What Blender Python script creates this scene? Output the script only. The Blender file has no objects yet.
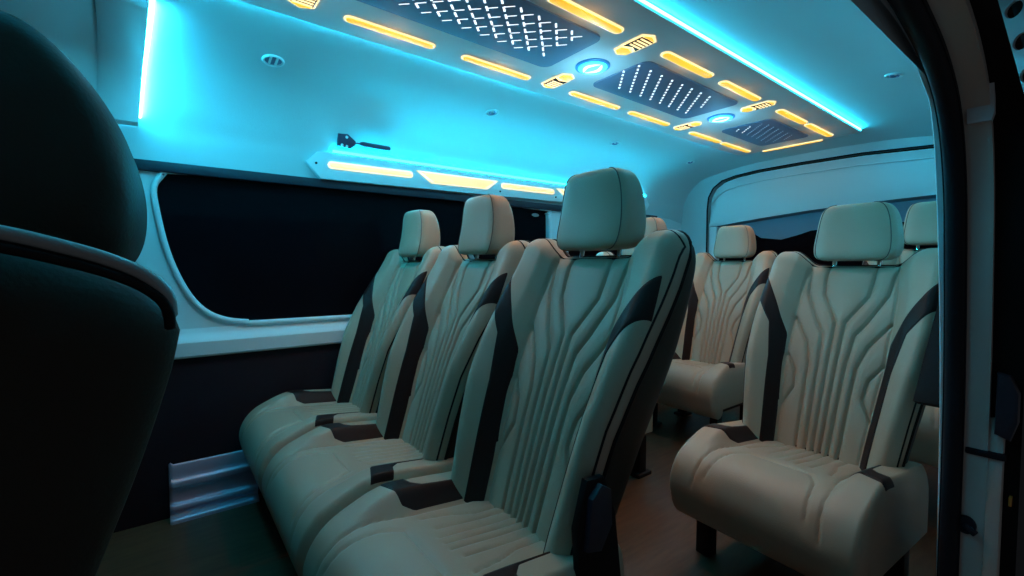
import bpy, bmesh, math, random
from mathutils import Vector, Matrix
from mathutils.geometry import tessellate_polygon
random.seed(4)
sc = bpy.context.scene
COL = sc.collection
PI = math.pi

# ------------------------------------------------------------------ helpers
def link(o, parent=None):
    COL.objects.link(o)
    if parent is not None:
        o.parent = parent
    return o

def mesh_obj(name, verts, faces, m, parent=None, smooth=True, angle=None, recalc=True, mats=None, fmat=None):
    me = bpy.data.meshes.new(name)
    me.from_pydata([tuple(v) for v in verts], [], faces)
    if recalc:
        bm = bmesh.new(); bm.from_mesh(me)
        bmesh.ops.recalc_face_normals(bm, faces=bm.faces)
        bm.to_mesh(me); bm.free()
    for mm in (mats or [m]):
        me.materials.append(mm)
    if fmat:
        for p, k in zip(me.polygons, fmat):
            p.material_index = k
    me.polygons.foreach_set('use_smooth', [smooth] * len(me.polygons))
    if smooth and angle:
        try:
            me.set_sharp_from_angle(angle=math.radians(angle))
        except Exception:
            pass
    me.update()
    o = bpy.data.objects.new(name, me)
    return link(o, parent)

class MB:
    """collects shapes for one mesh"""
    def __init__(s):
        s.v = []; s.f = []
    def add(s, v, f):
        b = len(s.v)
        s.v += [Vector(p) for p in v]
        s.f += [tuple(i + b for i in q) for q in f]
        return s
    def box(s, lo, hi, bev=0.0):
        bm = bmesh.new()
        bmesh.ops.create_cube(bm, size=1)
        for v in bm.verts:
            v.co = Vector([lo[i] + (hi[i] - lo[i]) * (v.co[i] + .5) for i in range(3)])
        if bev > 0:
            bmesh.ops.bevel(bm, geom=bm.edges[:], offset=bev, segments=2, affect='EDGES', profile=.6)
        return s.bm(bm)
    def bm(s, bm, mat=None):
        bm.verts.ensure_lookup_table()
        bm.verts.index_update()
        v = [(mat @ x.co if mat else x.co.copy()) for x in bm.verts]
        f = [tuple(x.index for x in q.verts) for q in bm.faces]
        bm.free()
        return s.add(v, f)
    def tube(s, pts, r, seg=8, closed=False, flat=1.0):
        pts = [Vector(p) for p in pts]
        n = len(pts)
        rings = []
        up = None
        for i, p in enumerate(pts):
            a = pts[i - 1] if (i > 0 or closed) else pts[i]
            b = pts[(i + 1) % n] if (i < n - 1 or closed) else pts[i]
            t = (b - a).normalized()
            if up is None:
                up = Vector((0, 0, 1)) if abs(t.z) < .9 else Vector((1, 0, 0))
            x = t.cross(up)
            if x.length < 1e-6:
                x = t.orthogonal()
            x.normalize(); y = x.cross(t).normalized(); up = y
            rr = r[i] if isinstance(r, (list, tuple)) else r
            rings.append([p + x * math.cos(k * 2 * PI / seg) * rr + y * math.sin(k * 2 * PI / seg) * rr * flat for k in range(seg)])
        v = [q for ring in rings for q in ring]
        f = []
        for i in range(n if closed else n - 1):
            j = (i + 1) % n
            for k in range(seg):
                l = (k + 1) % seg
                f.append((i * seg + k, i * seg + l, j * seg + l, j * seg + k))
        if not closed:
            f.append(tuple(range(seg))[::-1]); f.append(tuple((n - 1) * seg + k for k in range(seg)))
        return s.add(v, f)
    def prism(s, poly, frame, depth, bev=0.0, holes=()):
        """poly: 2D outline; frame(a,b,c)->3D; depth along c from 0"""
        loops = [list(poly)] + [list(h) for h in holes]
        if bev > 0 and not holes:
            bm = bmesh.new()
            vs = [bm.verts.new((p[0], p[1], 0)) for p in poly]
            face = bm.faces.new(vs)
            r = bmesh.ops.extrude_face_region(bm, geom=[face])
            top = [e for e in r['geom'] if isinstance(e, bmesh.types.BMVert)]
            for v in top:
                v.co.z = depth
            tf = [e for e in r['geom'] if isinstance(e, bmesh.types.BMFace)]
            edges = list({e for q in tf for e in q.edges})
            bmesh.ops.bevel(bm, geom=edges, offset=bev, segments=2, affect='EDGES', profile=.6)
            for v in bm.verts:
                v.co = frame(*v.co)
            return s.bm(bm)
        tris = tessellate_polygon([[Vector((p[0], p[1], 0)) for p in l] for l in loops])
        flat = [p for l in loops for p in l]
        n = len(flat)
        v = [frame(p[0], p[1], 0) for p in flat] + [frame(p[0], p[1], depth) for p in flat]
        f = [tuple(t) for t in tris] + [tuple(i + n for i in t)[::-1] for t in tris]
        b = 0
        for l in loops:
            m = len(l)
            for i in range(m):
                j = (i + 1) % m
                f.append((b + i, b + j, b + j + n, b + i + n))
            b += m
        return s.add(v, f)
    def grid(s, rows, closed_u=False):
        nr, nc = len(rows), len(rows[0])
        v = [p for r in rows for p in r]
        f = []
        for i in range(nr - 1):
            for j in range(nc if closed_u else nc - 1):
                k = (j + 1) % nc
                f.append((i * nc + j, i * nc + k, (i + 1) * nc + k, (i + 1) * nc + j))
        return s.add(v, f)
    def disc(s, c, r, ax='z', h=.01, seg=32, ry=None):
        """short cylinder with rounded rim, from c along +ax by h"""
        ry = ry or r
        prof = [(0, 0), (1, 0), (1, .7), (.96, .95), (.9, 1), (0, 1)]
        rows = []
        for q, z in prof:
            rows.append([(q * r * math.cos(k * 2 * PI / seg), q * ry * math.sin(k * 2 * PI / seg), z * h) for k in range(seg)])
        def m(p):
            x, y, z = p
            return {'z': Vector((x, y, z)), 'x': Vector((z, x, y)), 'y': Vector((x, z, y))}[ax] + Vector(c)
        return s.grid([[m(p) for p in r_] for r_ in rows], True)
    def build(s, name, m, parent=None, smooth=True, angle=40):
        return mesh_obj(name, s.v, s.f, m, parent, smooth, angle)

def tag(o, label=None, cat=None, group=None, kind=None):
    if label: o['label'] = label
    if cat: o['category'] = cat
    if group: o['group'] = group
    if kind: o['kind'] = kind
    return o

def thing(name, label, cat, loc=(0, 0, 0), rz=0, group=None):
    o = bpy.data.objects.new(name, None)
    o.empty_display_size = .05
    link(o); o.location = loc; o.rotation_euler = (0, 0, rz)
    return tag(o, label, cat, group)

def struct(o, label=None, cat=None):
    return tag(o, label, cat, None, 'structure')

def kids(o):
    return [c for c in list(COL.objects) if c.parent == o]

def copy_tree(o, parent=None):
    c = o.copy(); COL.objects.link(c)
    c.parent = parent
    for ch in kids(o):
        copy_tree(ch, c)
    return c

def sm(a, b, x):
    t = max(0., min(1., (x - a) / (b - a))) if a != b else float(x > a)
    return t * t * (3 - 2 * t)

def interp(tab, x):
    if x <= tab[0][0]:
        i = 0
    elif x >= tab[-1][0]:
        i = len(tab) - 2
    else:
        i = max(k for k in range(len(tab) - 1) if tab[k][0] <= x)
    a, b = tab[i], tab[i + 1]
    t = (x - a[0]) / (b[0] - a[0])
    return [p + (q - p) * t for p, q in zip(a[1:], b[1:])]

def catmull(pts, n):
    """smooth resample of a list of tuples"""
    P = [Vector(p) for p in pts]
    P = [2 * P[0] - P[1]] + P + [2 * P[-1] - P[-2]]
    out = []
    for i in range(1, len(P) - 2):
        for k in range(n):
            t = k / n
            a, b, c, d = P[i - 1:i + 3]
            out.append(.5 * ((2 * b) + (c - a) * t + (2 * a - 5 * b + 4 * c - d) * t * t + (3 * b - 3 * c + d - a) * t ** 3))
    out.append(P[-2])
    return out

# ------------------------------------------------------------------ materials
def mat(name, col, rough=.5, metal=0., spec=.5, bump=0., bscale=200., var=0., vscale=6., emit=None, estr=0., coat=0.):
    m = bpy.data.materials.new(name); m.use_nodes = True
    nt = m.node_tree; b = nt.nodes['Principled BSDF']
    b.inputs['Base Color'].default_value = (*col, 1)
    b.inputs['Roughness'].default_value = rough
    b.inputs['Metallic'].default_value = metal
    b.inputs['Specular IOR Level'].default_value = spec
    b.inputs['Coat Weight'].default_value = coat
    if emit:
        b.inputs['Emission Color'].default_value = (*emit, 1)
        b.inputs['Emission Strength'].default_value = estr
    tc = None
    if bump or var:
        tc = nt.nodes.new('ShaderNodeTexCoord')
    if bump:
        n = nt.nodes.new('ShaderNodeTexNoise'); n.inputs['Scale'].default_value = bscale
        n.inputs['Detail'].default_value = 3
        nt.links.new(tc.outputs['Object'], n.inputs['Vector'])
        bp = nt.nodes.new('ShaderNodeBump'); bp.inputs['Strength'].default_value = bump
        bp.inputs['Distance'].default_value = .002
        nt.links.new(n.outputs['Fac'], bp.inputs['Height'])
        nt.links.new(bp.outputs['Normal'], b.inputs['Normal'])
    if var:
        n = nt.nodes.new('ShaderNodeTexNoise'); n.inputs['Scale'].default_value = vscale
        n.inputs['Detail'].default_value = 4
        nt.links.new(tc.outputs['Object'], n.inputs['Vector'])
        mx = nt.nodes.new('ShaderNodeMix'); mx.data_type = 'RGBA'
        mx.inputs['A'].default_value = (*[c * (1 - var) for c in col], 1)
        mx.inputs['B'].default_value = (*[min(1, c * (1 + var)) for c in col], 1)
        nt.links.new(n.outputs['Fac'], mx.inputs['Factor'])
        nt.links.new(mx.outputs['Result'], b.inputs['Base Color'])
    return m

CY = (.03, .62, .88)
M = dict(
    leather=mat('beige_leather', (.42, .340, .240), .42, spec=.4, bump=.25, bscale=420, var=.06, vscale=9),
    dark=mat('espresso_leather', (.022, .013, .012), .45, spec=.15, bump=.2, bscale=420),
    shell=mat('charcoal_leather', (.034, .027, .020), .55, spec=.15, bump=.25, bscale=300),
    piping=mat('black_piping', (.008, .007, .007), .5, spec=.15),
    covershade=mat('shade_toned_plastic', (.22, .30, .38), .6, spec=.2),  # wiper cover tone: shade of the downward face put into the colour
    seam=mat('brown_seam', (.10, .085, .065), .6),
    cord=mat('grey_cord', (.30, .31, .30), .45),
    chrome=mat('chrome', (.8, .8, .8), .15, 1.),
    blackmetal=mat('black_metal', (.012, .010, .010), .5, .0, spec=.2),
    plastic=mat('grey_plastic', (.030, .030, .042), .45, spec=.25),
    black=mat('black_plastic', (.010, .008, .008), .6, spec=.12),
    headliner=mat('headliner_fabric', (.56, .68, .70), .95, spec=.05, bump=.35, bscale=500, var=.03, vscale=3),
    trim=mat('white_trim_plastic', (.72, .83, .85), .5, spec=.3, bump=.1, bscale=500),
    cardpanel=mat('dark_side_panel', (.022, .014, .018), .7, spec=.12, bump=.2, bscale=250),
    glass=mat('dark_tinted_glass', (.006, .0035, .005), .08, spec=.04),
    steel=mat('brushed_steel', (.42, .45, .58), .38, .35, bump=.05, bscale=60),
    floor=None,
    panel=mat('ceiling_panel_grey', (.90, .89, .90), .55, spec=.3),
    mesh=mat('grille_slate', (.24, .30, .46), .6, spec=.25),
    rubber=mat('black_rubber', (.012, .013, .018), .6, spec=.2, bump=.2, bscale=200),
    paint=mat('body_paint', (.58, .54, .48), .45, spec=.3),
    paint2=mat('white_body_paint', (.62, .66, .68), .4, spec=.4),
    purple=mat('purple_brown_enamel', (.07, .035, .075), .45),
    screw=mat('white_plastic', (.75, .75, .75), .4),
    led=mat('cyan_led', (.6, .9, .95), .4, emit=(.02, .64, 1.0), estr=55.0),
    ledsoft=mat('cyan_led_tape', (.3, .8, .9), .4, emit=(.002, .62, .97), estr=105.0),
    ledarch=mat('cyan_led_arch', (.3, .8, .9), .4, emit=(.03, .62, .95), estr=110.0),
    ledfront=mat('cyan_led_edge_front', (.3, .8, .9), .4, emit=(.01, .62, .95), estr=95.0),
    ledhid=mat('cyan_led_edge', (.3, .8, .9), .4, emit=(.015, .62, .95), estr=35.0),
    amber=mat('amber_diffuser', (.8, .5, .1), .4, emit=(1.0, .46, .016), estr=.98),
    amberrim=mat('pale_amber_rim', (.9, .7, .4), .4, emit=(1.0, .72, .32), estr=1.15),
    wallamber=mat('pale_amber_diffuser', (.9, .7, .4), .4, emit=(1.0, .52, .16), estr=.95),
    wallrim=mat('cream_rim', (.9, .8, .6), .4, emit=(1.0, .70, .34), estr=1.0),
    dash=mat('white_led_dash', (.9, .9, .9), .4, emit=(.9, .95, 1.0), estr=1.3),
    dashdim=mat('dim_led_dash', (.5, .6, .7), .4, emit=(.35, .55, .75), estr=.55),
    lampc=mat('cyan_lamp', (.3, .8, .9), .4, emit=(.02, .55, .85), estr=1.2),
    lampw=mat('white_lamp', (.9, .95, 1), .4, emit=(.6, .95, 1.0), estr=1.6),
    lampring=mat('blue_lamp_ring', (.05, .2, .4), .3, emit=(.01, .12, .30), estr=1.0),
    glint=mat('orange_glint', (.6, .25, .05), .2),
)
# floor : brown vinyl boards
def floor_mat():
    m = bpy.data.materials.new('brown_vinyl_boards'); m.use_nodes = True
    nt = m.node_tree; b = nt.nodes['Principled BSDF']
    tc = nt.nodes.new('ShaderNodeTexCoord')
    mp = nt.nodes.new('ShaderNodeMapping'); mp.inputs['Scale'].default_value = (9, 1.2, 1)
    nt.links.new(tc.outputs['Object'], mp.inputs['Vector'])
    n = nt.nodes.new('ShaderNodeTexNoise'); n.inputs['Scale'].default_value = 6; n.inputs['Detail'].default_value = 6
    nt.links.new(mp.outputs['Vector'], n.inputs['Vector'])
    r = nt.nodes.new('ShaderNodeValToRGB')
    r.color_ramp.elements[0].position = .3; r.color_ramp.elements[0].color = (.06, .030, .014, 1)
    r.color_ramp.elements[1].position = .75; r.color_ramp.elements[1].color = (.115, .062, .030, 1)
    nt.links.new(n.outputs['Fac'], r.inputs['Fac'])
    nt.links.new(r.outputs['Color'], b.inputs['Base Color'])
    b.inputs['Roughness'].default_value = .42
    return m
M['floor'] = floor_mat()

# ------------------------------------------------------------------ seat
# local frame: origin on the floor, +y to the rear of the van, seat faces -y
SP = [(0, .118, .270), (.15, .178, .450), (.30, .232, .604), (.45, .290, .742), (.58, .345, .862), (.72, .395, .992)]
SPc = catmull([(a[1], a[2], 0) for a in SP], 12)
SPs = [0.]
for i in range(1, len(SPc)):
    SPs.append(SPs[-1] + (SPc[i] - SPc[i - 1]).length)
SLEN = SPs[-1]
SPT = [(s_, p.x, p.y) for s_, p in zip(SPs, SPc)]
def spine(s_):
    y, z = interp(SPT, s_)
    a = interp(SPT, max(0, s_ - .02)); b = interp(SPT, min(SLEN, s_ + .02))
    t = Vector((0, b[0] - a[0], b[1] - a[1])).normalized()
    return Vector((0, y, z)), Vector((0, -t.z, t.y))
HW = [(0, .200), (.15, .209), (.3, .222), (.5, .240), (.65, .249), (.8, .252), (1, .251)]
WING = [(0, .045), (.3, .062), (.45, .066), (.6, .054), (.75, .033), (.9, .013), (1, .004)]
THK = [(0, .050), (.35, .072), (.7, .082), (.9, .070), (1, .058)]
def top_len(u):
    a = abs(u)
    t = -.054 * (1 - sm(.40, .74, a))
    if a > .82:
        q = (a - .82) / .18
        t -= .060 * (1 - math.sqrt(max(0, 1 - q * q)))
    return SLEN + t
SEAM = [(0, .53), (.2, .54), (.5, .55), (.64, .53), (.8, .52), (1, .47)]
def seam(v): return interp(SEAM, v)[0]
# quilting, in (u, v); mirrored
QUILT = [
    [(.25, .99), (.26, .86), (.24, .775), (.055, .655), (.05, .5), (.045, .0)],
    [(.47, .90), (.43, .78), (.28, .66), (.18, .60), (.155, .46), (.145, .0)],
    [(.52, .66), (.34, .555), (.275, .47), (.275, .0)],
    [(.54, .49), (.43, .425), (.41, .35), (.54, .27)],
]
def half_at(v): return interp(HW, v)[0]
QS = []
for q in QUILT:
    q2 = [(u * half_at(v), v * SLEN) for u, v in q]
    for a, b in zip(q2, q2[1:]):
        QS.append((a, b))
def qdist(x, s_):
    d = 9.
    x = abs(x)
    for (ax, ay), (bx, by) in QS:
        ex, ey = bx - ax, by - ay
        t = ((x - ax) * ex + (s_ - ay) * ey) / (ex * ex + ey * ey)
        t = 0 if t < 0 else 1 if t > 1 else t
        dx, dy = x - ax - t * ex, s_ - ay - t * ey
        q = dx * dx + dy * dy
        if q < d: d = q
    return math.sqrt(d)
def back_ref(u, v):
    s_ = v * top_len(u)
    p, n = spine(s_)
    return Vector((u * half_at(v), p.y, p.z)), n, s_
def circ(e):
    e = max(0., min(1., e))
    return math.sqrt(max(0, 1 - (1 - e) ** 2))
def back_front(u, v, extra=0., fine=True):
    p, n, s_ = back_ref(u, v)
    a = abs(u); hw = half_at(v)
    vv = s_ / SLEN
    edge = circ((1 - a) * hw / .045) * circ((top_len(u) - s_) / .05)
    wing = interp(WING, v)[0] * sm(seam(v) - .02, .93, a)
    D = .030 + .026 * sm(seam(v) - .03, seam(v) + .16, a)
    if fine:
        dq = qdist(p.x, s_) if a < seam(v) + .02 else .05
        ds = abs(a - seam(v)) * hw
        D += .0065 * (1 - math.exp(-dq / .012)) - .0085 * math.exp(-(dq / .0034) ** 2) - .006 * math.exp(-(ds / .004) ** 2)
    return p + n * (wing + D * edge + extra)
def back_rear(u, v):
    p, n, s_ = back_ref(u, v)
    a = abs(u); hw = half_at(v)
    edge = circ((1 - a) * hw / .05) * circ((top_len(u) - s_) / .05)
    return p + n * (interp(WING, v)[0] * (1 - edge) - (interp(THK, v)[0] + .010 * (1 - a)) * edge)

def uvals(n):
    # denser towards the edges
    return [math.copysign(1 - (1 - abs(t)) ** 1.25, t) for t in [-1 + 2 * i / n for i in range(n + 1)]]

def band(front, left, right, n=60, m=8, lift=.0022):
    """patch lying on a surface between two (u, v) polylines"""
    def res(pl):
        L = [0.]
        for a, b in zip(pl, pl[1:]):
            L.append(L[-1] + math.hypot(a[0] - b[0], a[1] - b[1]))
        tab = [(l / L[-1], *p) for l, p in zip(L, pl)]
        return tab
    tl, tr = res(left), res(right)
    rows = []
    for i in range(n + 1):
        t = i / n
        a, b = interp(tl, t), interp(tr, t)
        r = []
        for j in range(m + 1):
            k = j / m
            e = -.003 if j in (0, m) or i in (0, n) else lift
            r.append(front(a[0] + (b[0] - a[0]) * k, a[1] + (b[1] - a[1]) * k, e))
        rows.append(r)
    return rows

# cushion : profile from the rear over the front nose and underneath
CPIN = [(.175, .300), (.06, .308), (-.06, .322), (-.150, .328), (-.205, .318), (-.232, .280), (-.232, .240), (-.222, .205), (-.19, .19)]
CPc = catmull([(a, b, 0) for a, b in CPIN], 8)
CL = [0.]
for i in range(1, len(CPc)):
    CL.append(CL[-1] + (CPc[i] - CPc[i - 1]).length)
CTAB = [(l / CL[-1], p.x, p.y) for l, p in zip(CL, CPc)]
CLEN = CL[-1]
CHW = .247
def cush_pn(t):
    y, z = interp(CTAB, t)
    a = interp(CTAB, max(0, t - .03)); b = interp(CTAB, min(1, t + .03))
    tt = Vector((0, b[0] - a[0], b[1] - a[1])).normalized()
    return Vector((0, y, z)), Vector((0, tt.z, -tt.y))
CQ = []
for q in [
    [(.0, .0), (.0, .46)], [(.10, .0), (.10, .46)], [(.21, .0), (.23, .44)],
    [(.33, .0), (.33, .24), (.40, .34), (.44, .46)],
    [(.0, .545), (.33, .545), (.44, .62), (.53, .76)],
    [(.55, .0), (.54, .48), (.60, .62), (.66, .80)],
]:
    q2 = [(u * CHW, t * CLEN) for u, t in q]
    CQ += list(zip(q2, q2[1:]))
def cqd(x, s_):
    d = 9.; x = abs(x)
    for (ax, ay), (bx, by) in CQ:
        ex, ey = bx - ax, by - ay
        t = ((x - ax) * ex + (s_ - ay) * ey) / (ex * ex + ey * ey)
        t = max(0, min(1, t))
        q = (x - ax - t * ex) ** 2 + (s_ - ay - t * ey) ** 2
        if q < d: d = q
    return math.sqrt(d)
def cush(u, t, extra=0., fine=True):
    p, n = cush_pn(t)
    a = abs(u); x = u * CHW
    edge = circ((1 - a) * CHW / .022)
    front = sm(.74, .50, t)
    bol = .038 * sm(.55, .74, a) * front
    D = .050 + bol - .012 * sm(.7, 1, t)
    if fine:
        dq = cqd(x, t * CLEN)
        D += .002 * (1 - math.exp(-dq / .012)) - .0040 * math.exp(-(dq / .0038) ** 2)
    return Vector((x, p.y, p.z)) + n * (D * edge + extra)

def hr(k, w, hx=.111, hy=.046, hz=.096, lean=.004, curl=.014, tap=.10):
    # k around, w -1..1 vertical
    cx, sx = math.cos(k), math.sin(k)
    e = .36
    px = math.copysign(abs(cx) ** e, cx); py = math.copysign(abs(sx) ** e, sx)
    ang = w * PI / 2
    r = abs(math.cos(ang)) ** .26
    zz = math.copysign(abs(math.sin(ang)) ** .66, ang)
    fx = hx * (1 - tap * zz); fy = hy * (1 - .20 * zz)
    bulge = .012 * (1 - px * px) * (1 if py < 0 else .5)
    y = py * (fy + bulge) * r + lean * zz - curl * zz * zz
    return Vector((px * fx * r, y, zz * hz))

def seat_proto(label, cat='seat', hr_dark=False):
    root = thing('passenger_seat', label, cat)
    NU, NV = 190, 200
    # backrest cushion
    us = uvals(NU); vs = [1 - (1 - i / NV) ** 1.12 for i in range(NV + 1)]
    b = MB(); b.grid([[back_front(u, v) for u in us] for v in vs])
    back = b.build('backrest', M['leather'], root, angle=None)
    us2 = uvals(40); vs2 = [1 - (1 - i / 40) ** 1.2 for i in range(41)]
    b = MB(); b.grid([[back_rear(u, v) for u in us2] for v in vs2])
    sh = b.build('back_shell', M['shell'], root, angle=None)
    tag(sh, 'charcoal back and side shell')
    # piping round the rim
    rim = []
    for v in [i / 40 for i in range(40)]:
        rim.append((-1, v))
    rim += [(u, 1) for u in [-1 + 2 * i / 60 for i in range(61)]]
    rim += [(1, 1 - i / 40) for i in range(1, 41)]
    for off, m, r, nm in ((0.0, M['piping'], .0045, 'piping'), (.013, M['piping'], .0028, 'seam_cord')):
        pts = []
        for u, v in rim:
            if off == 0:
                p, n, s_ = back_ref(u, v); pts.append(p + n * (interp(WING, v)[0] * sm(seam(v) - .02, .93, abs(u)) + .002))
            else:
                k = 1 - off * 1.6
                pts.append(back_front(max(-k, min(k, u)), min(v, 1 - off * 1.2), .0012, False))
        MB().tube(pts, r, 6).build(nm, m, back, angle=None)
    # dark chevron bands on the bolsters
    for s in (-1, 1):
        outer = [(s * .985, .735), (s * .75, .600), (s * .705, .45), (s * .705, .25), (s * .70, .0)]
        inner = [(s * .95, .875), (s * .80, .77), (s * .555, .60), (s * .565, .45), (s * .555, .25), (s * .55, .0)]
        b = MB(); b.grid(band(back_front, outer, inner, 80, 10))
        o = b.build('bolster_stripe', M['dark'], back, angle=None)
        tag(o, 'dark brown chevron stripe on a bolster')
        pts = [back_front(u, v, .0022) for u, v in [interp([(i, *p) for i, p in enumerate(inner)], k / 8) for k in range(8 * (len(inner) - 1) + 1)]]
    # cushion
    us = uvals(130); ts = [i / 130 for i in range(131)]
    b = MB(); rows = [[cush(u, t) for u in us] for t in ts]
    b.grid(rows)
    for j in (0, len(us) - 1):                       # flat flanks
        ring = [r[j] for r in rows]
        c = [Vector((p.x, p.y, .205)) for p in ring]
        b.grid([ring, c])
    cu = b.build('seat_cushion', M['leather'], root, angle=50)
    for s in (-1, 1):
        outer = [(s * .755, .0), (s * .74, .20), (s * .75, .385), (s * .82, .42), (s * .97, .44)]
        inner = [(s * .59, .0), (s * .575, .25), (s * .565, .46), (s * .62, .51), (s * .97, .555)]
        b = MB(); b.grid(band(cush, outer, inner, 70, 10))
        o = b.build('cushion_stripe', M['dark'], cu, angle=None)
        tag(o, 'dark brown hooked stripe on the cushion side')
    # headrest
    hc = Vector((0, .378, 1.056))
    ks = [i * 2 * PI / 72 for i in range(72)]
    ws = [-1 + 2 * i / 44 for i in range(45)]
    b = MB(); b.grid([[hr(k, w) + hc for k in ks] for w in ws], True)
    h = b.build('headrest', M['shell'] if hr_dark else M['leather'], root, angle=None)
    for s in (-1, 1):
        k0 = -PI / 2 + s * .80
        pts = [hr(k0, w) * 1.006 + hc for w in [-.93 + 1.86 * i / 40 for i in range(41)]]
        MB().tube(pts, .0014, 6).build('headrest_seam', M['seam'], h, angle=None)
        MB().tube([(s * .062, .372, .93), (s * .062, .378, .97), (s * .062, .380, 1.0)], .0065, 10).build('headrest_post', M['chrome'], h)
    # base frame
    b = MB()
    b.box((-.215, -.17, .17), (.215, .17, .21), .008)
    b.box((-.20, .12, .19), (.20, .19, .36), .008)
    b.build('seat_pan', M['blackmetal'], root)
    for s in (-1, 1):
        for y in (-.15, .16):
            b = MB(); b.box((s * .19 - .022, y - .022, .015), (s * .19 + .022, y + .022, .175), .004)
            b.box((s * .19 - .035, y - .045, 0), (s * .19 + .035, y + .045, .016), .004)
            b.build('leg', M['blackmetal'], root)
    # hinge bracket and recliner cap on the aisle side (+x)
    poly = [(.06, .20), (.15, .20), (.17, .33), (.15, .47), (.12, .545), (.075, .55), (.05, .47), (.06, .34)]
    b = MB(); b.prism(poly, lambda a, c, d: Vector((.232 + d, a, c)), .014, .005)
    rc = b.build('recliner_bracket', M['black'], root)
    b = MB(); b.prism([(.065, .43), (.10, .42), (.128, .46), (.125, .525), (.10, .54), (.075, .52)], lambda a, c, d: Vector((.244 + d, a, c)), .014, .005)
    b.build('recliner_cap', M['plastic'], rc)
    b = MB(); b.tube([(.246, .07, .30), (.256, .04, .31), (.258, -.05, .325)], [.011, .011, .008], 10, flat=.6)
    b.build('recliner_lever', M['plastic'], rc)
    return root

def place(o, x, y, rz=0, sx=1.0, z=0):
    o.location = (x, y, z); o.rotation_euler = (0, 0, rz); o.scale = (sx, 1, 1)

P0 = seat_proto('beige quilted seat at the aisle end of the row of three by the side window')
GR1 = 'row of three quilted seats by the side window'
tag(P0, None, None, GR1)
place(P0, -.800, .500)
place(P0, -.785, .500)
s1 = copy_tree(P0); place(s1, -1.290, .500, 0, .965)
tag(s1, 'beige quilted middle seat of the row of three by the side window')
s2 = copy_tree(P0); place(s2, -1.792, .500, 0, .965)
tag(s2, 'beige quilted seat against the side window wall in the row of three')
# second row, aisle single seat by the door pillar, and its neighbour across the aisle
s3 = copy_tree(P0); place(s3, -.560, 1.51, -.06, 1.05, -.022)
tag(s3, 'brown-lit quilted single seat standing beside the sliding door pillar', None, 'seats of the second row')
def strip_fittings(seat):
    for c in kids(seat):
        if c.name.startswith('recliner') or c.name.startswith('belt_buckle'):
            for g in kids(c):
                bpy.data.objects.remove(g)
            bpy.data.objects.remove(c)
strip_fittings(s1); strip_fittings(s2); strip_fittings(s3)
arm = MB()
arm.prism([(.02, .60), (.06, .585), (.105, .62), (.29, .86), (.30, .90), (.265, .915), (.225, .89)], lambda a, c, d: Vector((.245 + d, a, c)), .055, .016)
ar = arm.build('folded_armrest', M['black'], s3)
s4 = copy_tree(P0); place(s4, -1.44, 1.50)
for c in kids(s4):
    if c.name.startswith('headrest'): c.location.x = .045
tag(s4, 'seat half hidden behind the aisle end of the row of three, headrest showing', None, 'seats of the second row')
# last row
GR3 = 'seats of the last row in front of the tailgate'
s5 = copy_tree(P0); place(s5, -1.395, 2.37, 0, 1.0, .01)
tag(s5, 'orange-lit seat in the last row under the tailgate window, seen down the aisle', None, GR3)
s6 = copy_tree(P0); place(s6, -.49, 2.37, 0, 1.0, .055)
tag(s6, 'last-row seat tucked behind the single seat at the door pillar', None, GR3)
# the front seat whose back is close to the camera
WING[:] = [(0, .10), (.6, .10), (.85, .095), (1, .075)]
THK[:] = [(0, .05), (.4, .07), (.9, .075), (1, .070)]
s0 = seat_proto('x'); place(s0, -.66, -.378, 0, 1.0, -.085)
tag(s0, 'dark seat seen from behind, close by, its back and headrest charcoal', None, 'seats of the first row')
strip_fittings(s0); strip_fittings(s4); strip_fittings(s5); strip_fittings(s6)
for c in kids(s0):
    if c.name.startswith('headrest'):
        for g in kids(c):
            bpy.data.objects.remove(g)
        bpy.data.objects.remove(c)
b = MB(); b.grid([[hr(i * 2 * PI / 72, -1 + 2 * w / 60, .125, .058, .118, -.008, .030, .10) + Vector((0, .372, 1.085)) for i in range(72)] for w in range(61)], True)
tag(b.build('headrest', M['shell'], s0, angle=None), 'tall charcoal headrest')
rot = Matrix.Rotation(.10, 4, 'X'); pv = Vector((0, .10, .34))
for c in kids(s0):
    if c.name.split('.')[0] in ('backrest', 'back_shell', 'headrest'):
        c.rotation_euler = (.10, 0, 0); c.location = pv - rot @ pv

bpy.context.view_layer.update()
bead = [(-.402, -.20, .958), (-.402, -.12, .950), (-.402, -.076, .940), (-.402, -.055, .934), (-.402, -.032, .926), (-.402, -.014, .917), (-.402, -.002, .907), (-.404, .003, .897), (-.408, .004, .885)]
inv = s0.matrix_world.inverted()
for dz, rr, mm, nm in ((0, .0048, M['cord'], 'lit_shoulder_strip'), (-.0085, .0036, M['piping'], 'shoulder_piping')):  # the pale tube stands in for ceiling light on the shoulder top
    pts = [inv @ (p + Vector((.002 if dz else 0, 0, dz))) for p in catmull(bead, 5)]
    o = MB().tube(pts, rr, 8).build(nm, mm, s0, angle=None)
    if not dz: tag(o, 'pale strip put in for the lit shoulder top')

# ------------------------------------------------------------------ the van body
Y0, Y1 = -1.0, 3.30
XL, XR, XC = -2.08, -.23, -1.155
b = MB(); b.box((-2.14, Y0, -.05), (-.10, Y1, 0))
struct(b.build('floor', M['floor'], smooth=False))

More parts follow.
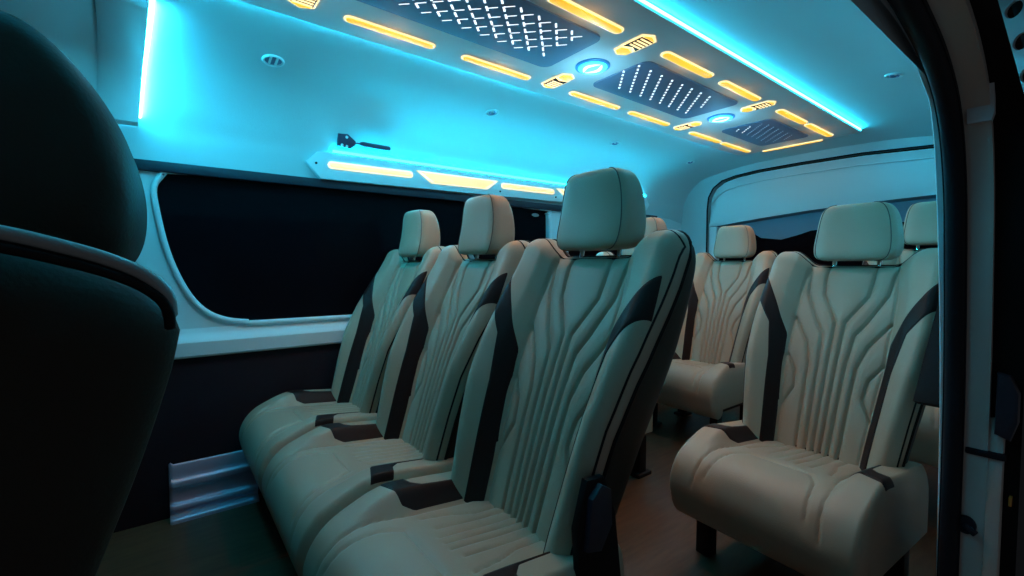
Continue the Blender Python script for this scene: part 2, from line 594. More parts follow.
# side wall with two windows (window outline in y, z)
WIN1 = [(.02, 1.245), (-.005, 1.20), (.0, 1.12), (.025, .98), (.065, .86), (.115, .775), (.18, .728), (.27, .708), (.40, .702), (1.79, .702), (1.845, .72), (1.858, .765), (1.858, 1.19), (1.845, 1.235), (1.80, 1.255), (.9, 1.262), (.10, 1.258)]
WIN2 = [(2.02, 1.22), (2.02, .76), (2.035, .72), (2.08, .702), (2.78, .702), (2.83, .72), (2.845, .77), (2.80, 1.20), (2.77, 1.25), (2.06, 1.25)]
def smooth_poly(p, n=5):
    q = catmull([(a, c, 0) for a, c in p + [p[0]]], n)[:-1]
    return [(v.x, v.y) for v in q]
W1, W2 = smooth_poly(WIN1, 4), smooth_poly(WIN2, 4)
fw = lambda a, c, d: Vector((XL - d, a, c))
b = MB(); b.prism([(Y0, .55), (Y1, .55), (Y1, 1.34), (Y0, 1.34)], fw, .05, holes=(W1, W2))
struct(b.build('wall_left', M['trim'], angle=30))
# raised flange round the windows
def offset_poly(p, d):
    c = Vector((sum(a for a, _ in p) / len(p), sum(q for _, q in p) / len(p)))
    out = []
    n = len(p)
    for i in range(n):
        a = Vector(p[i - 1]); e = Vector(p[(i + 1) % n])
        t = (e - a).normalized(); nn = Vector((t.y, -t.x))
        q = Vector(p[i])
        if (q - c).dot(nn) < 0: nn = -nn
        out.append(tuple(q + nn * d))
    return out
for k, (W, nm) in enumerate(((W1, 'trim_1'), (W2, 'trim_2'))):
    b = MB(); b.tube([(XL + .002, a, c) for a, c in offset_poly(W, .008)], .011, 10, True)
    struct(b.build(nm, M['trim'], angle=None))
b = MB(); b.prism(offset_poly(W1, .012), lambda a, c, d: Vector((XL - .022 - d, a, c)), .006)
w = struct(b.build('window_1', M['glass'], smooth=False))
b = MB(); b.disc((XL - .0215, 1.775, 1.224), .028, 'x', .001, 24, .010)
b.build('maker_mark', M['cord'], w)
b = MB(); b.prism(offset_poly(W2, .012), lambda a, c, d: Vector((XL - .022 - d, a, c)), .006)
struct(b.build('window_2', M['glass'], smooth=False))
# sill moulding under the window: bulging band, then the dark lower card
prof = [(-2.083, .700), (-2.076, .672), (-2.060, .655), (-2.046, .648), (-2.040, .640), (-2.040, .592), (-2.046, .584), (-2.075, .582), (-2.09, .582)]
b = MB(); b.grid([[Vector((x, y, z)) for x, z in prof] for y in (Y0, -.3, .5, 1.5, 2.5, Y1)])
struct(b.build('trim_3', M['trim'], angle=35))
b = MB(); b.box((-2.11, Y0, 0), (-2.062, Y1, .585), .004)
struct(b.build('trim_4', M['cardpanel']))
# clip on the card
MB().disc((-2.062, .36, .33), .012, 'x', .006, 16).build('trim_clip', M['screw'])
o = bpy.data.objects['trim_clip']
tag(o, 'small round clip on the dark lower wall card beside the row of three', 'clip')
# outer body side
b = MB(); b.box((-2.20, Y0, -.05), (-2.13, Y1, 1.75))
struct(b.build('wall_outer', M['black'], smooth=False))

# headliner: vaulted, one profile
HP = [(-2.075, 1.285), (-2.068, 1.36), (-2.055, 1.43), (-2.01, 1.52), (-1.93, 1.588), (-1.82, 1.622), (-1.66, 1.645), (-1.48, 1.660), (-1.155, 1.666)]
HPm = HP + [(2 * XC - x, z) for x, z in HP[-2::-1]]
hpc = catmull([(x, z, 0) for x, z in HPm], 6)
b = MB()
ys = [Y0 + (Y1 - Y0) * i / 20 for i in range(21)]
b.grid([[Vector((p.x, y, p.y - .045 * sm(3.0, 3.35, y))) for p in hpc] for y in ys])
ceil = b.build('ceiling', M['headliner'], angle=None)
struct(ceil)
b = MB(); b.box((-2.2, Y0, 1.72), (-.05, Y1 + .1, 1.76))
struct(b.build('roof', M['black'], smooth=False))
# window header strip under the headliner
b = MB(); b.box((-2.095, Y0, 1.255), (-2.062, 2.92, 1.292), .006)
struct(b.build('trim_5', M['plastic']))

# front bulkhead far behind the camera's view closes the cabin
b = MB(); b.box((-2.2, Y0 - .05, -.05), (-.05, Y0, 1.76))
struct(b.build('wall_front', M['black'], smooth=False))

# rear: frame, tailgate trim, glass
TY = 3.25
fr = lambda a, c, d: Vector((a, TY + d, c))
out = [(-2.12, -.02), (-.1, -.02), (-.1, 1.72), (-2.12, 1.72)]
hole = [(-1.868, .30), (-.30, .30), (-.285, 1.36), (-.31, 1.47), (-.40, 1.535), (-.56, 1.556), (-.92, 1.578), (-1.24, 1.580), (-1.50, 1.575), (-1.66, 1.562), (-1.76, 1.540), (-1.825, 1.495), (-1.860, 1.43), (-1.868, 1.34)]
b = MB(); b.prism(out, fr, .06, holes=(hole,))
struct(b.build('wall_back', M['headliner'], angle=30))
b = MB(); b.tube([(x, TY + .006, z) for x, z in hole], .007, 8, True)
struct(b.build('trim_6', M['rubber'], angle=None))
# tailgate upper trim: a shell that leans away towards the glass
top = [(-1.855, 1.222), (-1.855, 1.35), (-1.846, 1.425), (-1.812, 1.487), (-1.75, 1.527), (-1.655, 1.549), (-1.5, 1.562), (-1.24, 1.567), (-.92, 1.565), (-.56, 1.543), (-.41, 1.522), (-.32, 1.46), (-.298, 1.36), (-.298, 1.30)]
bot = [(-1.846, 1.215), (-1.80, 1.216), (-1.763, 1.217), (-1.70, 1.224), (-1.62, 1.234), (-1.5, 1.246), (-1.36, 1.258), (-1.20, 1.271), (-1.0, 1.283), (-.80, 1.291), (-.62, 1.297), (-.48, 1.30), (-.40, 1.30), (-.31, 1.30)]
low = [(-1.84, 1.185), (-1.80, 1.165), (-1.763, 1.155), (-1.70, 1.158), (-1.62, 1.162), (-1.56, 1.150), (-1.51, 1.118), (-1.38, 1.100), (-1.28, 1.125), (-1.2, 1.150), (-1.0, 1.165), (-.7, 1.17), (-.45, 1.17), (-.31, 1.17)]
rows = []
for k in range(9):
    t = k / 8
    rows.append([Vector((a[0] + (c[0] - a[0]) * t, TY + .018 + .012 * math.cos(t * PI) - .02 * math.sin(t * PI), a[1] + (c[1] - a[1]) * t)) for a, c in zip(top, bot)])
b = MB(); b.grid(rows)
rim = [Vector((a[0], TY + .07, a[1])) for a in top]
b.grid([rim, rows[0]])
dg = thing('door_1', None, None, (0, 0, 0)); struct(dg)
b.box((-1.856, TY + .014, .62), (-1.795, TY + .06, 1.225), .006)
b.box((-.36, TY + .014, .62), (-.298, TY + .06, 1.305), .006)
o = b.build('tailgate_trim', M['trim'], dg, angle=35)
# ridge line across the trim
b = MB(); b.tube([(a[0] * .80 + c[0] * .20, TY + .006, a[1] * .80 + c[1] * .20) for a, c in list(zip(top, bot))[2:12]], .004, 6)
b.build('trim_ridge', M['trim'], dg, angle=None)
b = MB(); b.grid([rows[-1], [Vector((c[0], TY + .055, c[1] - .012)) for c in bot], [Vector((c[0], TY + .085, c[1])) for c in low]])
b.build('wiper_cover', M['covershade'], dg, angle=35)
b = MB(); b.prism([(-1.85, .62), (-.30, .62), (-.30, 1.32), (-1.85, 1.30)], lambda a, c, d: Vector((a, TY + .09 + d, c)), .006)
struct(b.build('window_3', M['glass'], dg, smooth=False))
b = MB(); b.prism([(-1.868, .28), (-.28, .28), (-.28, .64), (-1.868, .64)], lambda a, c, d: Vector((a, TY + .03 + d, c)), .06, .01)
b.build('tailgate_panel', M['cardpanel'], dg)
b = MB(); b.box((-2.2, 3.40, -.05), (-.05, 3.45, 1.76))
struct(b.build('wall_rear_outer', M['black'], smooth=False))

# door side: wall behind the opening and header over it (outline in y, z)
OP = [(1.375, 0), (1.372, .2), (1.352, .62), (1.297, .954), (1.255, 1.10), (1.185, 1.200), (1.08, 1.256), (.95, 1.286), (.80, 1.302), (.4, 1.312), (-.4, 1.312), (-.75, 1.30)]
opc = [(v.x, v.y) for v in catmull([(a, c, 0) for a, c in OP], 6)]
OPI = [(1.535, 0), (1.525, .14), (1.478, .598), (1.395, .957), (1.296, 1.215), (1.19, 1.284), (1.051, 1.321), (.898, 1.338), (.4, 1.343), (-.4, 1.343), (-.75, 1.34)]
opi = [(v.x, v.y) for v in catmull([(a, c, 0) for a, c in OPI], 6)]
poly = opi + [(Y0, 1.338), (Y0, 1.375), (Y1, 1.375), (Y1, 0)]
fx = lambda x0: (lambda a, c, d: Vector((x0 + d, a, c)))
b = MB(); b.prism(poly, fx(-.244), .012)
struct(b.build('wall_right', M['trim'], angle=30))
def layer(name, x0, x1, grow, m, zcut=None, top=1.40):
    """a strip of the door jamb: everything outside the opening path, from x0 to x1"""
    pth = []
    n = len(opc)
    for i in range(n):
        a = Vector(opc[max(0, i - 1)]); c = Vector(opc[min(n - 1, i + 1)])
        t = (c - a).normalized(); nn = Vector((t.y, -t.x))
        pth.append(tuple(Vector(opc[i]) + nn * grow))
    p = pth + [(Y0, pth[-1][1]), (Y0, top), (1.62, top), (1.62, 0)]
    b = MB(); b.prism(p, fx(x0), x1 - x0)
    return struct(b.build(name, m, angle=30))
layer('trim_7', -.223, -.188, .020, M['rubber'])
layer('trim_8', -.188, -.151, .03, M['paint'])
layer('trim_9', -.151, -.105, .045, M['black'])
def grown(path, d):
    n = len(path); out = []
    for i in range(n):
        a = Vector(path[max(0, i - 1)]); c = Vector(path[min(n - 1, i + 1)])
        t = (c - a).normalized()
        out.append(Vector(path[i]) + Vector((t.y, -t.x)) * d)
    return out
b = MB(); b.tube([(-.205, p.x, p.y) for p in grown(opc, .022)], .016, 10)
struct(b.build('trim_10', M['rubber'], angle=None))
b = MB(); b.tube([(-.240, a + .008, c + .004) for a, c in opi], .007, 8)
struct(b.build('trim_11', M['trim'], angle=None))
b = MB(); b.box((-.153, 1.392, .0), (-.128, 1.46, .60), .008)
struct(b.build('trim_14', M['paint']))
# sliding-door rail bracket
b = MB()
b.prism([(-.02, 0), (.012, 0), (.016, .012), (.020, .17), (-.012, .19), (-.02, .18)], lambda a, c, d: Vector((-.162 + a, 1.225 + d - c * .5, 1.19 + c)), .02, .004)
tag(b.build('door_guide', M['paint2']), 'grey guide plate high on the door pillar beside the black seal', 'bracket')
b = MB(); b.disc((-.180, 1.400, .352), .017, 'y', -.012, 20, .020)
b.tube([(-.180, 1.392, .352), (-.172, 1.386, .346), (-.163, 1.386, .340)], .007, 8)
tag(b.build('rubber_grommet', M['rubber']), 'round black rubber plug low on the door pillar', 'plug')
b = MB(); b.prism([(-.03, 0), (.0, -.01), (.012, .03), (.012, .09), (-.004, .125), (-.03, .13)], lambda a, c, d: Vector((-.118 + a * .8, 1.392 - d * .8, .57 + c)), .03, .01)
tag(b.build('door_striker', M['plastic']), 'rounded grey door catch halfway up the door pillar', 'door catch')
b = MB(); b.box((-.186, 1.386, .512), (-.124, 1.412, .527), .004)
tag(b.build('rubber_strip', M['rubber']), 'dark rubber strip across the door pillar under the catch', 'strip')
b = MB(); b.box((-.119, 1.396, .418), (-.114, 1.412, .438), .0015)  # small orange block modelled in place of a glint of light
tag(b.build('glint', M['glint']), 'tiny orange reflector low at the edge of the door pillar', 'glint')
# perforated edge plate of the sliding door
def circ2(cx, cy, r, n=18): return [(cx + r * math.cos(i * 2 * PI / n), cy + r * 1.05 * math.sin(i * 2 * PI / n)) for i in range(n)]
PP, PA, PN = Vector((-.0748, .88, 1.2104)), Vector((.866, -.5, 0)), Vector((-.5, -.866, 0))
def pf(a, c, d): return PP + PA * a + Vector((0, 0, 1)) * c - PN * d
po = [(-.055, .127), (-.040, .065), (-.0059, -.0693), (.010, -.133), (.06, -.133), (.06, .127)]
b = MB(); b.prism(po, pf, .004, holes=[circ2(-.0215, .043, .010), circ2(-.0112, -.002, .010), circ2(-.0015, -.047, .010), circ2(.009, -.092, .010)])
pp = tag(b.build('perforated_plate', M['paint2'], smooth=False), 'pale metal plate with round holes at the top of the open door edge', 'metal plate')
b = MB(); b.prism([(p[0] + .003, p[1]) for p in po], lambda a, c, d: pf(a, c, d + .014), .004)
b.build('backing', M['black'], pp, smooth=False)

# B-pillar arch with its light, at y about 0
def hp_at(t):
    n = len(hpc) - 1
    x = t * n; i = min(int(x), n - 1); k = x - i
    p = hpc[i].lerp(hpc[i + 1], k)
    q = (hpc[min(n, i + 1)] - hpc[i]).normalized()
    nn = Vector((q.y, -q.x, 0))
    return p, nn
def arch(y0, y1, t0, t1, d, n=24, k0=0., k1=0.):
    rows = []
    for i in range(n + 1):
        t = t0 + (t1 - t0) * i / n
        p, nn = hp_at(t)
        e = .1 if i in (0, n) else 1
        sh = k0 + (k1 - k0) * i / n
        rows.append([Vector((p.x + nn.x * h, y, p.y + nn.y * h)) for y, h in [(y_ + sh, h_) for y_, h_ in ((y0, -.004), (y0, d * e), (y0 + .01, d * e + .004 * e), (y1 - .01, d * e + .004 * e), (y1, d * e), (y1, -.004))]])
    return rows
at = thing('pillar_arch_light', 'curved pillar cover with a cyan light line beside the front seat headrest', 'pillar light')
b = MB(); b.grid(arch(-.14, -.030, .10, .40, .018, 24, -.02, .025)); b.build('cover', M['trim'], at, angle=40)
rows = arch(-.030, -.020, .125, .39, .011, 24, -.02, .027)
b = MB(); b.grid(rows); b.build('led_strip', M['ledarch'], at, angle=40)
b = MB(); b.grid(arch(-.55, -.125, .0, .49, .010)); struct(b.build('trim_12', M['trim'], angle=40))

# step plate on the floor by the wall
sp = [(-2.055, .200), (-2.045, .196), (-2.040, .150), (-2.030, .138), (-2.030, .118), (-2.040, .110), (-2.040, .065), (-2.025, .055), (-2.022, .040), (-2.030, .034), (-2.030, .022), (-2.005, .014), (-2.000, .0)]
spc = catmull([(x, z, 0) for x, z in sp], 4)
b = MB()
yy = [.0, .006, .014, .15, .28]
b.grid([[Vector((p.x - (.006 if k == 0 else 0), y, p.y * (1.04 if k == 1 else 1))) for p in spc] for k, y in enumerate(yy)])
b.grid([[Vector((p.x - .006, .0, p.y)) for p in spc], [Vector((-2.058, .0, p.y)) for p in spc]])
tag(b.build('step_plate', M['steel'], angle=60), 'ribbed silvery steel kick plate along the floor under the side wall', 'step plate')

# ------------------------------------------------------------------ ceiling light panel and its fittings
PZ = 1.640
TH = .0195
def pw(a, y):      # panel coordinates (across, along) -> world x, y
    return (-1.168 - (y - 1.2) * TH + a, y)
def pf3(z0):
    return lambda a, c, d: Vector((*pw(a, c), z0 - d))
def capsule(a0, a1, y0, y1, n=8, along='y'):
    out = []
    if along == 'y':
        r = (a1 - a0) / 2; c = (a0 + a1) / 2
        for i in range(n + 1):
            t = PI * i / n; out.append((c + r * math.cos(t), y1 - r + r * math.sin(t)))
        for i in range(n + 1):
            t = PI + PI * i / n; out.append((c + r * math.cos(t), y0 + r + r * math.sin(t)))
    else:
        r = (y1 - y0) / 2; c = (y0 + y1) / 2
        for i in range(n + 1):
            t = -PI / 2 + PI * i / n; out.append((a1 - r + r * math.cos(t), c + r * math.sin(t)))
        for i in range(n + 1):
            t = PI / 2 + PI * i / n; out.append((a0 + r + r * math.cos(t), c + r * math.sin(t)))
    return out
def rrect(a0, a1, y0, y1, r, n=5):
    out = []
    for cx, cy, s in ((a1 - r, y1 - r, 0), (a0 + r, y1 - r, 1), (a0 + r, y0 + r, 2), (a1 - r, y0 + r, 3)):
        for i in range(n + 1):
            t = PI / 2 * (s + i / n); out.append((cx + r * math.cos(t), cy + r * math.sin(t)))
    return out
b = MB(); b.prism(rrect(-.325, .345, -.6, 3.03, .05), pf3(1.664), .024, .006)
struct(b.build('trim_13', M['panel'], angle=30))
for side, a, z0, z1, m, lb in ((-1, -.330, 1.652, 1.660, M['ledhid'], 'thin cyan strip light on the window-side edge of the ceiling panel'),
                      (1, .346, 1.644, 1.654, M['led'], 'bright cyan strip light along the door-side edge of the ceiling panel')):
    t = thing('led_strip', lb, 'strip light', (0, 0, 0), 0, 'strip lights on the ceiling panel edges')
    p = lambda q, y, z: Vector((pw(a + q * side, y)[0], y, z))
    b = MB(); b.grid([[p(0, y, z0 - .002), p(.0025, y, z0 - .002), p(.0025, y, z1 + .002), p(0, y, z1 + .002)] for y in (-.555, 2.995)])
    b.build('channel', M['panel'], t, smooth=False)
    for ya, yb, mm in (((-.55, 1.3, M['ledfront']), (1.3, 2.99, m)) if side < 0 else ((-.55, 2.99, m),)):
        b = MB(); b.grid([[p(.002, y, z0), p(.0045, y, z0 + .001), p(.0045, y, z1 - .001), p(.002, y, z1)] for y in (ya, yb)])
        b.build('light_tape', mm, t, smooth=False)

ALIST = []
def light_bar(poly, label, group='amber light bars on the ceiling panel', inset=.0055, frame=None):
    frame = frame or pf3(PZ)
    t = thing('light_bar', label, 'light bar', (0, 0, 0), 0, group)
    b = MB(); b.prism(poly, frame, .004, .0012); b.build('rim', M['amberrim'], t)
    c = (sum(p[0] for p in poly) / len(poly), sum(p[1] for p in poly) / len(poly))
    w = max(p[0] for p in poly) - min(p[0] for p in poly); h = max(p[1] for p in poly) - min(p[1] for p in poly)
    ins = [(c[0] + (p[0] - c[0]) * (1 - 2 * inset / w), c[1] + (p[1] - c[1]) * (1 - 2 * inset / h)) for p in poly]
    b = MB(); b.prism(ins, frame, .007, .002); b.build('diffuser', M['amber'], t)
    ALIST.append(c)
    return t
SEGS = [(-.16, .10, 'at the front end'), (.44, .735, 'midway along the diamond-lit grille'), (.84, 1.145, 'just before the first round lamp'),
        (1.365, 1.68, 'just past the first round lamp'), (1.755, 2.075, 'just before the second round lamp'), (2.28, 2.595, 'just past the second round lamp'), (2.62, 2.96, 'at the rear corner')]
for k, (y0, y1, t) in enumerate(SEGS):
    if k > 0:
        light_bar(capsule(-.243, -.207, y0, y1), f'amber ceiling light bar, window side, {t}')
    ry0, ry1 = (y0, y1)
    if k > 1:
        light_bar(capsule(.200, .238, y0, y1), f'amber ceiling light bar, door side, {t}')
light_bar(capsule(-.165, .165, 3.003, 3.022, along='x'), 'thin amber light bar running across the rear end of the ceiling panel', inset=.004)

# grilles
def dashes(lines, w=.0028, ln=.024, gap=.016, z=PZ - .006):
    b = MB()
    for (ax, ay), (bx, by) in lines:
        L = math.hypot(bx - ax, by - ay); ux, uy = (bx - ax) / L, (by - ay) / L
        s_ = 0
        while s_ + ln <= L + 1e-6:
            p = [(ax + ux * q - uy * e, ay + uy * q + ux * e) for q, e in ((s_, -w), (s_ + ln, -w), (s_ + ln, w), (s_, w))]
            v = [Vector((*pw(*c), z)) for c in p] + [Vector((*pw(*c), z + .003)) for c in p]
            b.add(v, [(0, 1, 2, 3), (4, 5, 6, 7)[::-1], (0, 1, 5, 4), (1, 2, 6, 5), (2, 3, 7, 6), (3, 0, 4, 7)])
            s_ += ln + gap
    return b
def clip_lines(lines, a0, a1, y0, y1):
    out = []
    for (ax, ay), (bx, by) in lines:
        t0, t1 = 0., 1.
        for p, d, lo, hi in ((ax, bx - ax, a0, a1), (ay, by - ay, y0, y1)):
            if abs(d) < 1e-9:
                if not lo <= p <= hi: t0, t1 = 1, 0
                continue
            u, v = (lo - p) / d, (hi - p) / d
            if u > v: u, v = v, u
            t0, t1 = max(t0, u), min(t1, v)
        if t1 > t0:
            out.append(((ax + (bx - ax) * t0, ay + (by - ay) * t0), (ax + (bx - ax) * t1, ay + (by - ay) * t1)))
    return out
def grille(a0, a1, y0, y1, label, lines, m, **kw):
    t = thing('ceiling_grille', label, 'ceiling grille', (0, 0, 0), 0, 'dark grilles of the ceiling panel')
    b = MB(); b.prism(rrect(a0, a1, y0, y1, .035), pf3(PZ), .005, .002); b.build('plate', M['mesh'], t)
    for ll, mm, k in lines:
        for l1 in ll:
            d = dashes([l1], **k)
            if d.v: d.build('light_row', mm, t, smooth=False)
    return t
g1 = clip_lines([((.135, .745 + .067 * k), (-.06, .94 + .067 * k)) for k in range(-11, 5)], -.06, .135, .03, 1.068)
g1b = clip_lines([((-.06, .738 + .067 * k), (.135, .933 + .067 * k)) for k in range(-11, 4)], -.06, .135, .03, 1.068)
grille(-.115, .165, .0, 1.13, 'dark ceiling grille with a diamond pattern of white light dashes', [(g1, M['dash'], dict(w=.0030, ln=.022, gap=.016)), (g1b, M['dash'], dict(w=.0011, ln=.030, gap=.018))], M['dash'])
g2 = clip_lines([((.115, 1.305 + .0695 * k), (-.067, 1.487 + .0695 * k)) for k in range(9)], -.067, .115, 1.37, 1.972)
grille(-.120, .155, 1.37, 2.05, 'dark ceiling grille with rows of short white light dashes, between the two round lamps', [(g2, M['dash'], dict(w=.0034, ln=.012, gap=.018))], M['dash'])
g3 = clip_lines([((.10, 2.29 + k * .058), (-.06, 2.45 + k * .058)) for k in range(9)], -.06, .10, 2.42, 2.82)
grille(-.115, .15, 2.38, 2.87, 'small dark ceiling grille with faint dots at the tailgate end', [(g3[:2], M['dash'], dict(w=.0026, ln=.009, gap=.016)), (g3[2:], M['dashdim'], dict(w=.0022, ln=.007, gap=.014))], M['dashdim'])

# round cyan lamps
for y, lb in ((1.255, 'round cyan ceiling lamp between the diamond-lit and the dash-row grille'), (2.175, 'round cyan ceiling lamp nearer the tailgate, before the small dotted grille')):
    t = thing('ceiling_lamp', lb, 'ceiling lamp', (*pw(.0, y), PZ), 0, 'round cyan lamps of the ceiling panel')
    MB().disc((0, 0, 0), .062, 'z', -.006, 40).build('bezel', M['lampring'], t)
    MB().disc((0, 0, -.003), .052, 'z', -.007, 40).build('lens', M['lampc'], t)
    b = MB()
    for s in (1, -1):     # two curved strokes
        pl = [(s * (-.040 + .08 * i / 14), s * (.004 + .022 * math.sin(PI * i / 14))) for i in range(15)]
        b.tube([(x, y_, -.0105) for x, y_ in pl], [.002 + .006 * math.sin(PI * i / 14) for i in range(15)], 8, flat=.35)
    b.build('swirl', M['lampw'], t, angle=None)

# slotted amber vents
def vent(a_in, a_out, y, label):
    s = 1 if a_out > a_in else -1
    t = thing('air_vent', label, 'air vent', (0, 0, 0), 0, 'slotted amber vents of the ceiling panel')
    def q(pts): return [(a_in + s * p, y + c) for p, c in pts][::s]
    f = pf3(PZ)
    b = MB(); b.prism(q([(0, 0), (.018, -.032), (.046, -.032), (.058, 0), (.046, .032), (.018, .032)]), f, .004, .001); b.build('light_tip_rim', M['amberrim'], t)
    b = MB(); b.prism(q([(.006, 0), (.020, -.026), (.043, -.026), (.052, 0), (.043, .026), (.020, .026)]), f, .007, .002); b.build('light_tip', M['amber'], t)
    b = MB(); b.prism(q([(.048, -.036), (.135, -.036), (.155, 0), (.135, .036), (.048, .036), (.062, 0)]), f, .004, .001); b.build('frame', M['amberrim'], t)
    b = MB(); b.prism(q([(.057, -.030), (.128, -.030), (.130, 0), (.128, .030), (.057, .030), (.070, 0)]), f, .006, .001); b.build('slot_bed', M['piping'], t)
    b = MB()
    for k in range(4):
        c = .077 + k * .014
        b.prism(q([(c, -.026), (c + .006, -.026), (c + .006, .026), (c, .026)]), f, .008)
    b.build('slats', M['amberrim'], t, smooth=False)
    b = MB(); b.prism(q([(.134, -.026), (.146, 0), (.134, .026)]), f, .007, .001); b.build('light_end', M['amber'], t)
vent(-.095, -.25, 1.245, 'slotted amber vent on the window side of the first round lamp')
vent(.115, .27, 1.245, 'slotted amber vent on the door side of the first round lamp')
vent(-.095, -.25, 2.165, 'slotted amber vent on the window side of the second round lamp')
vent(.105, .26, 2.155, 'slotted amber vent on the door side of the second round lamp')
vent(-.095, -.25, .325, 'slotted amber vent at the front end of the ceiling panel, cut by the frame')

# air nozzles in the headliner
def on_liner(x):
    for i in range(len(hpc) - 1):
        if hpc[i].x <= x <= hpc[i + 1].x:
            k = (x - hpc[i].x) / (hpc[i + 1].x - hpc[i].x)
            p = hpc[i].lerp(hpc[i + 1], k); q = (hpc[i + 1] - hpc[i]).normalized()
            return p.y, math.atan2(q.y, q.x)
def nozzle(x, y, label, big=True, r=.031):
    z, ang = on_liner(x)
    t = thing('air_nozzle', label, 'air nozzle', (x, y, z), 0, 'round air nozzles in the headliner')
    t.rotation_euler = (0, -ang, 0)
    b = MB()
    ring = [(math.cos(i * PI / 16) * r, math.sin(i * PI / 16) * r, -.002) for i in range(32)]
    b.tube(ring, .0045, 8, True); b.build('bezel', M['trim'], t, angle=None)
    MB().disc((0, 0, .002), r * .93, 'z', -.003, 28).build('cup', M['mesh'] if big else M['panel'], t)
    if big:
        for s in (-1, 1):
            b = MB(); b.box((-r * .75, s * r * .32 - .0035, -.006), (r * .75, s * r * .32 + .0035, .0), .001); b.build('vane', M['trim'], t)
    else:
        b = MB(); b.tube([(math.cos(i * PI / 12) * r * .5, math.sin(i * PI / 12) * r * .5, -.004) for i in range(20)], .004, 6); b.build('vane', M['mesh'], t, angle=None)
nozzle(-1.785, .327, 'round air nozzle with two white vanes in the headliner above the light board front end')
nozzle(-1.772, 1.235, 'round air nozzle in the headliner above the middle seat of the three', False, .027)
nozzle(-1.778, 2.10, 'round air nozzle in the headliner above the seat half hidden behind the three', False, .025)
nozzle(-1.782, 2.88, 'round air nozzle in the headliner by the tailgate corner', False, .025)
nozzle(2 * XC + 1.785, 2.18, 'flat round air nozzle in the headliner on the door side', False, .025)

# ------------------------------------------------------------------ light board on the wall under the headliner
lb = thing('wall_light_board', 'long cyan-edged board of pale amber lights along the top of the side window', 'light board')
BX = -2.045
fb = lambda a, c, d: Vector((BX + d + (1.345 - c) * .10, a, c))
b = MB(); b.prism([(.488, 1.355), (.545, 1.288), (2.76, 1.318), (2.80, 1.36), (2.76, 1.418), (.600, 1.408), (.535, 1.402)], lambda a, c, d: fb(a, c, d - .022), .022, .004)
b.build('board', M['trim'], lb, angle=30)
b = MB(); b.prism([(.60, 1.409), (2.76, 1.419), (2.76, 1.428), (.60, 1.418)], lambda a, c, d: fb(a, c, d - .012), .012)
b.build('led_strip', M['ledsoft'], lb, smooth=False)
bars = []
def bar2(y0, y1): return capsule(-.0145, .0145, y0, y1)
for y0, y1, tr in ((.575, .965, 0), (.985, 1.465, 1), (1.485, 1.875, 0), (1.895, 2.30, 1), (2.32, 2.72, 0)):
    up = lambda y: 1.353 + (y - .77) * .0085
    if not tr:
        p = [(c, up(c) + a) for a, c in capsule(-.0155, .0155, y0, y1)]
    else:
        p = [(y0, up(y0) + .024), (y0 + .075, up(y0) - .030), (y1 - .075, up(y1) - .030), (y1, up(y1) + .022)]
    c = (sum(q[0] for q in p) / len(p), sum(q[1] for q in p) / len(p))
    b = MB(); b.prism(p, fb, .004, .001); r = b.build('light_rim', M['wallrim'], lb)
    w = y1 - y0; h = .031 if not tr else .054
    ins = [(c[0] + (q[0] - c[0]) * (1 - (.012 if not tr else .05) / w * 1.0), c[1] + (q[1] - c[1]) * (1 - .012 / h)) for q in p]
    b = MB(); b.prism(ins, fb, .007, .001); b.build('diffuser', M['wallamber'], r)
for y, z in ((.528, 1.352), (1.475, 1.326), (1.885, 1.332)):
    b = MB(); b.disc(fb(y, z, 0), .005, 'x', .003, 12); b.build('screw', M['black'], lb)

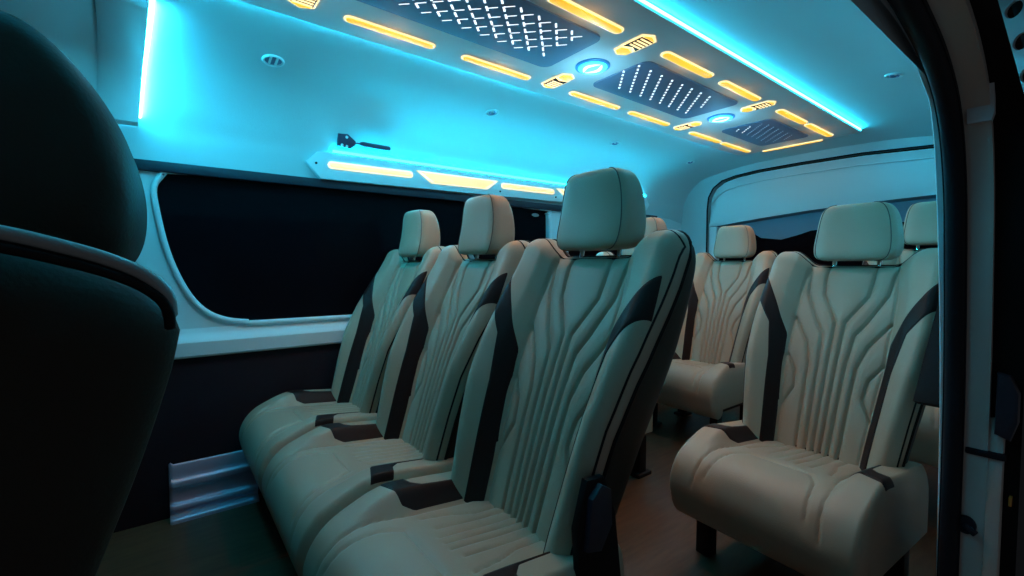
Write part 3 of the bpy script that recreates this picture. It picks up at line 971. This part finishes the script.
# purple bracket above the board
hk = thing('wall_bracket', 'purple-brown bracket with a short bar above the light board', 'bracket', (0, 0, 0))
def hf(a, c, d):
    return Vector((-2.052 + (c - 1.42) * .22 + d, a, c))
b = MB(); b.prism([(.615, 1.435), (.615, 1.485), (.655, 1.488), (.690, 1.463), (.690, 1.448), (.665, 1.428)], hf, .016, .004); b.build('plate', M['purple'], hk)
for y, z in ((.650, 1.474), (.632, 1.440), (.652, 1.437)):
    b = MB(); b.disc(hf(y, z, .014), .006, 'x', .004, 14); b.build('screw', M['screw'], hk)
b = MB(); b.tube([hf(.685, 1.456, .012), hf(.715, 1.455, .014)], .004, 8)
b.tube([hf(.708, 1.456, .016), hf(.72, 1.4555, .017), hf(.84, 1.4535, .017), hf(.845, 1.4535, .017)], [.006, .011, .011, .008], 10)
b.build('bar', M['purple'], hk)

# ------------------------------------------------------------------ light
def spot(x, y, z, e, col, size=112, rad=0., rot=(0, 0, 0), blend=.6):
    l = bpy.data.lights.new('amber_throw', 'SPOT'); l.energy = e; l.color = col
    l.spot_size = math.radians(size); l.spot_blend = blend; l.shadow_soft_size = rad
    o = bpy.data.objects.new('amber_throw', l); link(o); o.location = (x, y, z); o.rotation_euler = rot
    return o
def glow(x, y, z, e, col):
    l = bpy.data.lights.new('panel_glow', 'POINT'); l.energy = e; l.color = col; l.shadow_soft_size = 0
    o = bpy.data.objects.new('panel_glow', l); link(o); o.location = (x, y, z)
for a, y in ALIST:
    glow(*pw(a, y), PZ - .05, .05, (1.0, .50, .12))
    if y > 3: continue
    e = 4.0 if y < 1.3 else 3.3
    if a > 0 and y > 1.3: e *= .8
    spot(*pw(a, y), PZ - .012, e, (1.0, .33, .03))
for y in (1.255, 2.175, .2):  # no lamp at the front position: that light is added to brighten the panel
    glow(*pw(0, y), PZ - .11, .85, (.22, .72, 1.0))

w = bpy.data.worlds.new('night'); sc.world = w; w.use_nodes = True
w.node_tree.nodes['Background'].inputs[0].default_value = (.8, .88, 1.0, 1)
w.node_tree.nodes['Background'].inputs[1].default_value = .045

# ------------------------------------------------------------------ camera
cd = bpy.data.cameras.new('camera'); cam = bpy.data.objects.new('camera', cd); link(cam)
cd.sensor_width = 36.; cd.lens = 36. * 460. / 1024.; cd.clip_start = .02; cd.clip_end = 50
cam.location = (0, 0, .92)
cam.rotation_euler = (math.radians(90 - 2.7), 0, math.radians(52.7))
sc.camera = cam
vs_ = sc.view_settings
vs_.view_transform = 'Standard'; vs_.look = 'None'; vs_.exposure = .16; vs_.gamma = 1
vs_.use_curve_mapping = False
